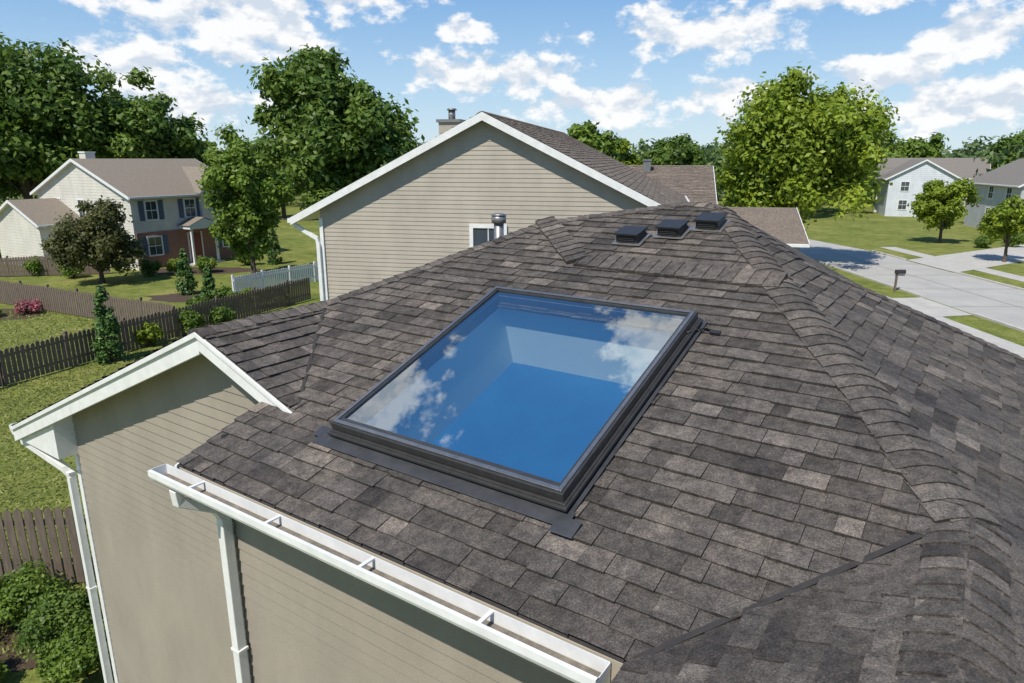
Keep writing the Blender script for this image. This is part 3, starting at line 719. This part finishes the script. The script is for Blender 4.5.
# ------------------------------------------------------------------ fences
def fence(name,p,q,h,mat,pw=.14,gap=.02,pointed=True,post=2.4):
    p=Vector((*p,0));q=Vector((*q,0)); d=q-p; L=d.length; d.normalize(); n=Vector((d.y,-d.x,0)); fr=(p,d,n,Vector((0,0,1))); bm=newbm(); rng=random.Random(3)
    x=0
    while x<L:
        hh=h+rng.uniform(-.03,.03); t=.018
        if pointed:
            pr=[(x,.05),(x+pw,.05),(x+pw,hh-.07),(x+pw*.5,hh),(x,hh-.07)]
            f=[p+d*a+Vector((0,0,z))+n*t for a,z in pr]; g=[p+d*a+Vector((0,0,z)) for a,z in pr]
            F(bm,f); F(bm,g[::-1])
            for i in range(5): F(bm,[f[i],f[(i+1)%5],g[(i+1)%5],g[i]])
        else: box(bm,x,x+pw,0,t,.05,hh,0,fr)
        x+=pw+gap
    for z in (.3,h*.78): box(bm,0,L,-.042,-.002,z,z+.09,0,fr)
    x=0
    while x<=L+.01: box(bm,x-.05,x+.05,-.145,-.045,0,h+.08,0,fr); x+=post
    finish(bm,name,[mat])
fence('wooden_fence',(-18.6,18.0),(-17.3,21.9),1.3,WOOD,gap=.035); fence('wooden_fence',(-17.25,22.05),(-11.1,36.8),1.3,WOOD,gap=.035)
fence('wooden_fence',(-32,38.2),(-15.1,29.6),1.3,WOOD,gap=.035)
fence('wooden_fence',(-40,43),(-27,45.5),1.3,WOOD)
fence('wooden_fence',(-17,10.4),(-3.9,11.1),1.55,WOOD,gap=.035)
fence('white_picket_fence',(-15.4,37.4),(-10.5,45.5),1.2,VINYL,.1,.05,False,2.0)
mb=empty('mailbox',(22.3,39.2,0)); bm=newbm()
box(bm,22.25,22.35,39.15,39.25,0,1.05,0); box(bm,22.2,22.75,39.17,39.23,.95,1.02,0)
pr=[(-.1,1.06),(.1,1.06),(.1,1.2)]+[(.1*math.cos(t),1.2+.1*math.sin(t)) for t in [i*math.pi/8 for i in range(1,8)]]+[(-.1,1.2)]
f=[(22.2,39.2+y,z) for y,z in pr]; g=[(22.75,39.2+y,z) for y,z in pr]; F(bm,f,1);F(bm,g,1)
for i in range(len(pr)): F(bm,[f[i],f[(i+1)%len(pr)],g[(i+1)%len(pr)],g[i]],1)
box(bm,22.4,22.43,39.07,39.09,1.15,1.35,2)
finish(bm,'post_and_box',[WOOD,BLACK,DOOR],mb)
# ------------------------------------------------------------------ sky
w=bpy.data.worlds.new('World'); sc.world=w; w.use_nodes=True; nt=w.node_tree; bg=nt.nodes['Background']
SAZ,SEL=rad(-148),rad(54)
st=nt.nodes.new('ShaderNodeTexSky'); st.sky_type='NISHITA'; st.sun_disc=False; st.sun_elevation=SEL; st.sun_rotation=SAZ
st.air_density=1.0; st.dust_density=.3; st.ozone_density=2.0
tc=nt.nodes.new('ShaderNodeTexCoord'); sep=nt.nodes.new('ShaderNodeSeparateXYZ'); nt.links.new(tc.outputs['Generated'],sep.inputs[0])
def MT(op,*ins):
    m=nt.nodes.new('ShaderNodeMath'); m.operation=op
    for i,v in enumerate(ins):
        if hasattr(v,'node'): nt.links.new(v,m.inputs[i])
        else: m.inputs[i].default_value=v
    return m.outputs[0]
az=MT('ARCTAN2',sep.outputs[0],sep.outputs[1]); el=MT('ARCSINE',sep.outputs[2])
blobs=[(-.351,.165,.17,.065),(-.47,.115,.09,.04),(-.20,.20,.10,.03),(.249,.158,.115,.04),(-.03,.108,.14,.034),(-.05,.168,.05,.018),(.085,.158,.055,.015),
(.15,.072,.20,.032),(.55,.137,.085,.033),(.456,.10,.10,.028),(.566,.063,.14,.034),(.42,.19,.10,.02),(-.42,.065,.15,.03),(.33,.085,.12,.02),
(-.54,.72,.15,.10),(.02,.86,.11,.13),(-.9,.3,.2,.08),(1.0,.35,.25,.1),(1.6,.5,.4,.15),(-1.7,.45,.4,.15)]
m=None
for a,e,wa,we in blobs:
    dx=MT('MULTIPLY',MT('SUBTRACT',az,a),1/wa); dy=MT('MULTIPLY',MT('SUBTRACT',el,e),1/we)
    dd=MT('SUBTRACT',1,MT('SQRT',MT('ADD',MT('MULTIPLY',dx,dx),MT('MULTIPLY',dy,dy))))
    m=dd if m is None else MT('MAXIMUM',m,dd)
mp=nt.nodes.new('ShaderNodeMapping'); mp.inputs['Scale'].default_value=(1,1,1.7); nt.links.new(tc.outputs['Generated'],mp.inputs[0])
def WN(scale,detail,off=0,ro=.58):
    v=nt.nodes.new('ShaderNodeVectorMath'); v.operation='ADD'; v.inputs[1].default_value=(0,0,off); nt.links.new(mp.outputs[0],v.inputs[0])
    n=nt.nodes.new('ShaderNodeTexNoise'); n.inputs['Scale'].default_value=scale; n.inputs['Detail'].default_value=detail; n.inputs['Roughness'].default_value=ro
    nt.links.new(v.outputs[0],n.inputs['Vector']); return n.outputs['Fac']
n1=WN(19,6); n2=WN(19,3,.025)
den=MT('ADD',MT('MAXIMUM',m,-1.2),MT('MULTIPLY',MT('SUBTRACT',n1,.51),3.3))
mr=nt.nodes.new('ShaderNodeMapRange'); mr.interpolation_type='SMOOTHSTEP'; mr.inputs['From Min'].default_value=.0; mr.inputs['From Max'].default_value=.5; mr.inputs['To Max'].default_value=.97
nt.links.new(den,mr.inputs[0])
lit=nt.nodes.new('ShaderNodeMapRange'); lit.inputs['From Min'].default_value=-.10; lit.inputs['From Max'].default_value=.05
nt.links.new(MT('SUBTRACT',n1,n2),lit.inputs[0])
def cmix(fac,a,b):
    x=nt.nodes.new('ShaderNodeMix'); x.data_type='RGBA'
    for i,v in ((0,fac),(6,a),(7,b)):
        if hasattr(v,'node'): nt.links.new(v,x.inputs[i])
        elif i==0: x.inputs[0].default_value=v
        else: x.inputs[i].default_value=(*v,1)
    return x.outputs[2]
K=1/.115
cloud=cmix(lit.outputs[0],(.66*K,.74*K,.84*K),(1.0*K,1.0*K,1.0*K))
hz=nt.nodes.new('ShaderNodeValToRGB'); ee=hz.color_ramp.elements
ee[0].position=0; ee[0].color=(.64,.80,.92,1); ee[1].position=1; ee[1].color=(.045,.17,.46,1)
for p_,c_ in ((.10,(.46,.68,.90,1)),(.26,(.19,.43,.80,1)),(.55,(.085,.27,.62,1))):
    q_=ee.new(p_); q_.color=c_
nt.links.new(MT('MULTIPLY',MT('MAXIMUM',el,0.0),1.15),hz.inputs[0])
hzk=nt.nodes.new('ShaderNodeVectorMath'); hzk.operation='SCALE'; hzk.inputs['Scale'].default_value=K; nt.links.new(hz.outputs[0],hzk.inputs[0])
base=cmix(.8,st.outputs[0],hzk.outputs[0])
fin=cmix(mr.outputs[0],base,cloud)
nt.links.new(fin,bg.inputs[0]); bg.inputs[1].default_value=.115
sun=bpy.data.lights.new('sun','SUN'); sun.energy=5.0; sun.angle=rad(.5); sun.color=(1,.95,.86)
so=bpy.data.objects.new('sun',sun); sc.collection.objects.link(so)
sv=Vector((math.sin(SAZ)*math.cos(SEL),math.cos(SAZ)*math.cos(SEL),math.sin(SEL)))
so.rotation_euler=(-sv).to_track_quat('-Z','Y').to_euler(); so.location=sv*60
# ------------------------------------------------------------------ camera
cam=bpy.data.cameras.new('camera'); co=bpy.data.objects.new('camera',cam); sc.collection.objects.link(co)
cam.sensor_width=36; cam.lens=24.0; cam.clip_start=.05; cam.clip_end=5000
co.location=(0,0,CAMZ); co.rotation_euler=(rad(75),0,0); sc.camera=co
sc.view_settings.view_transform='Standard'; sc.view_settings.look='None'; sc.view_settings.exposure=0
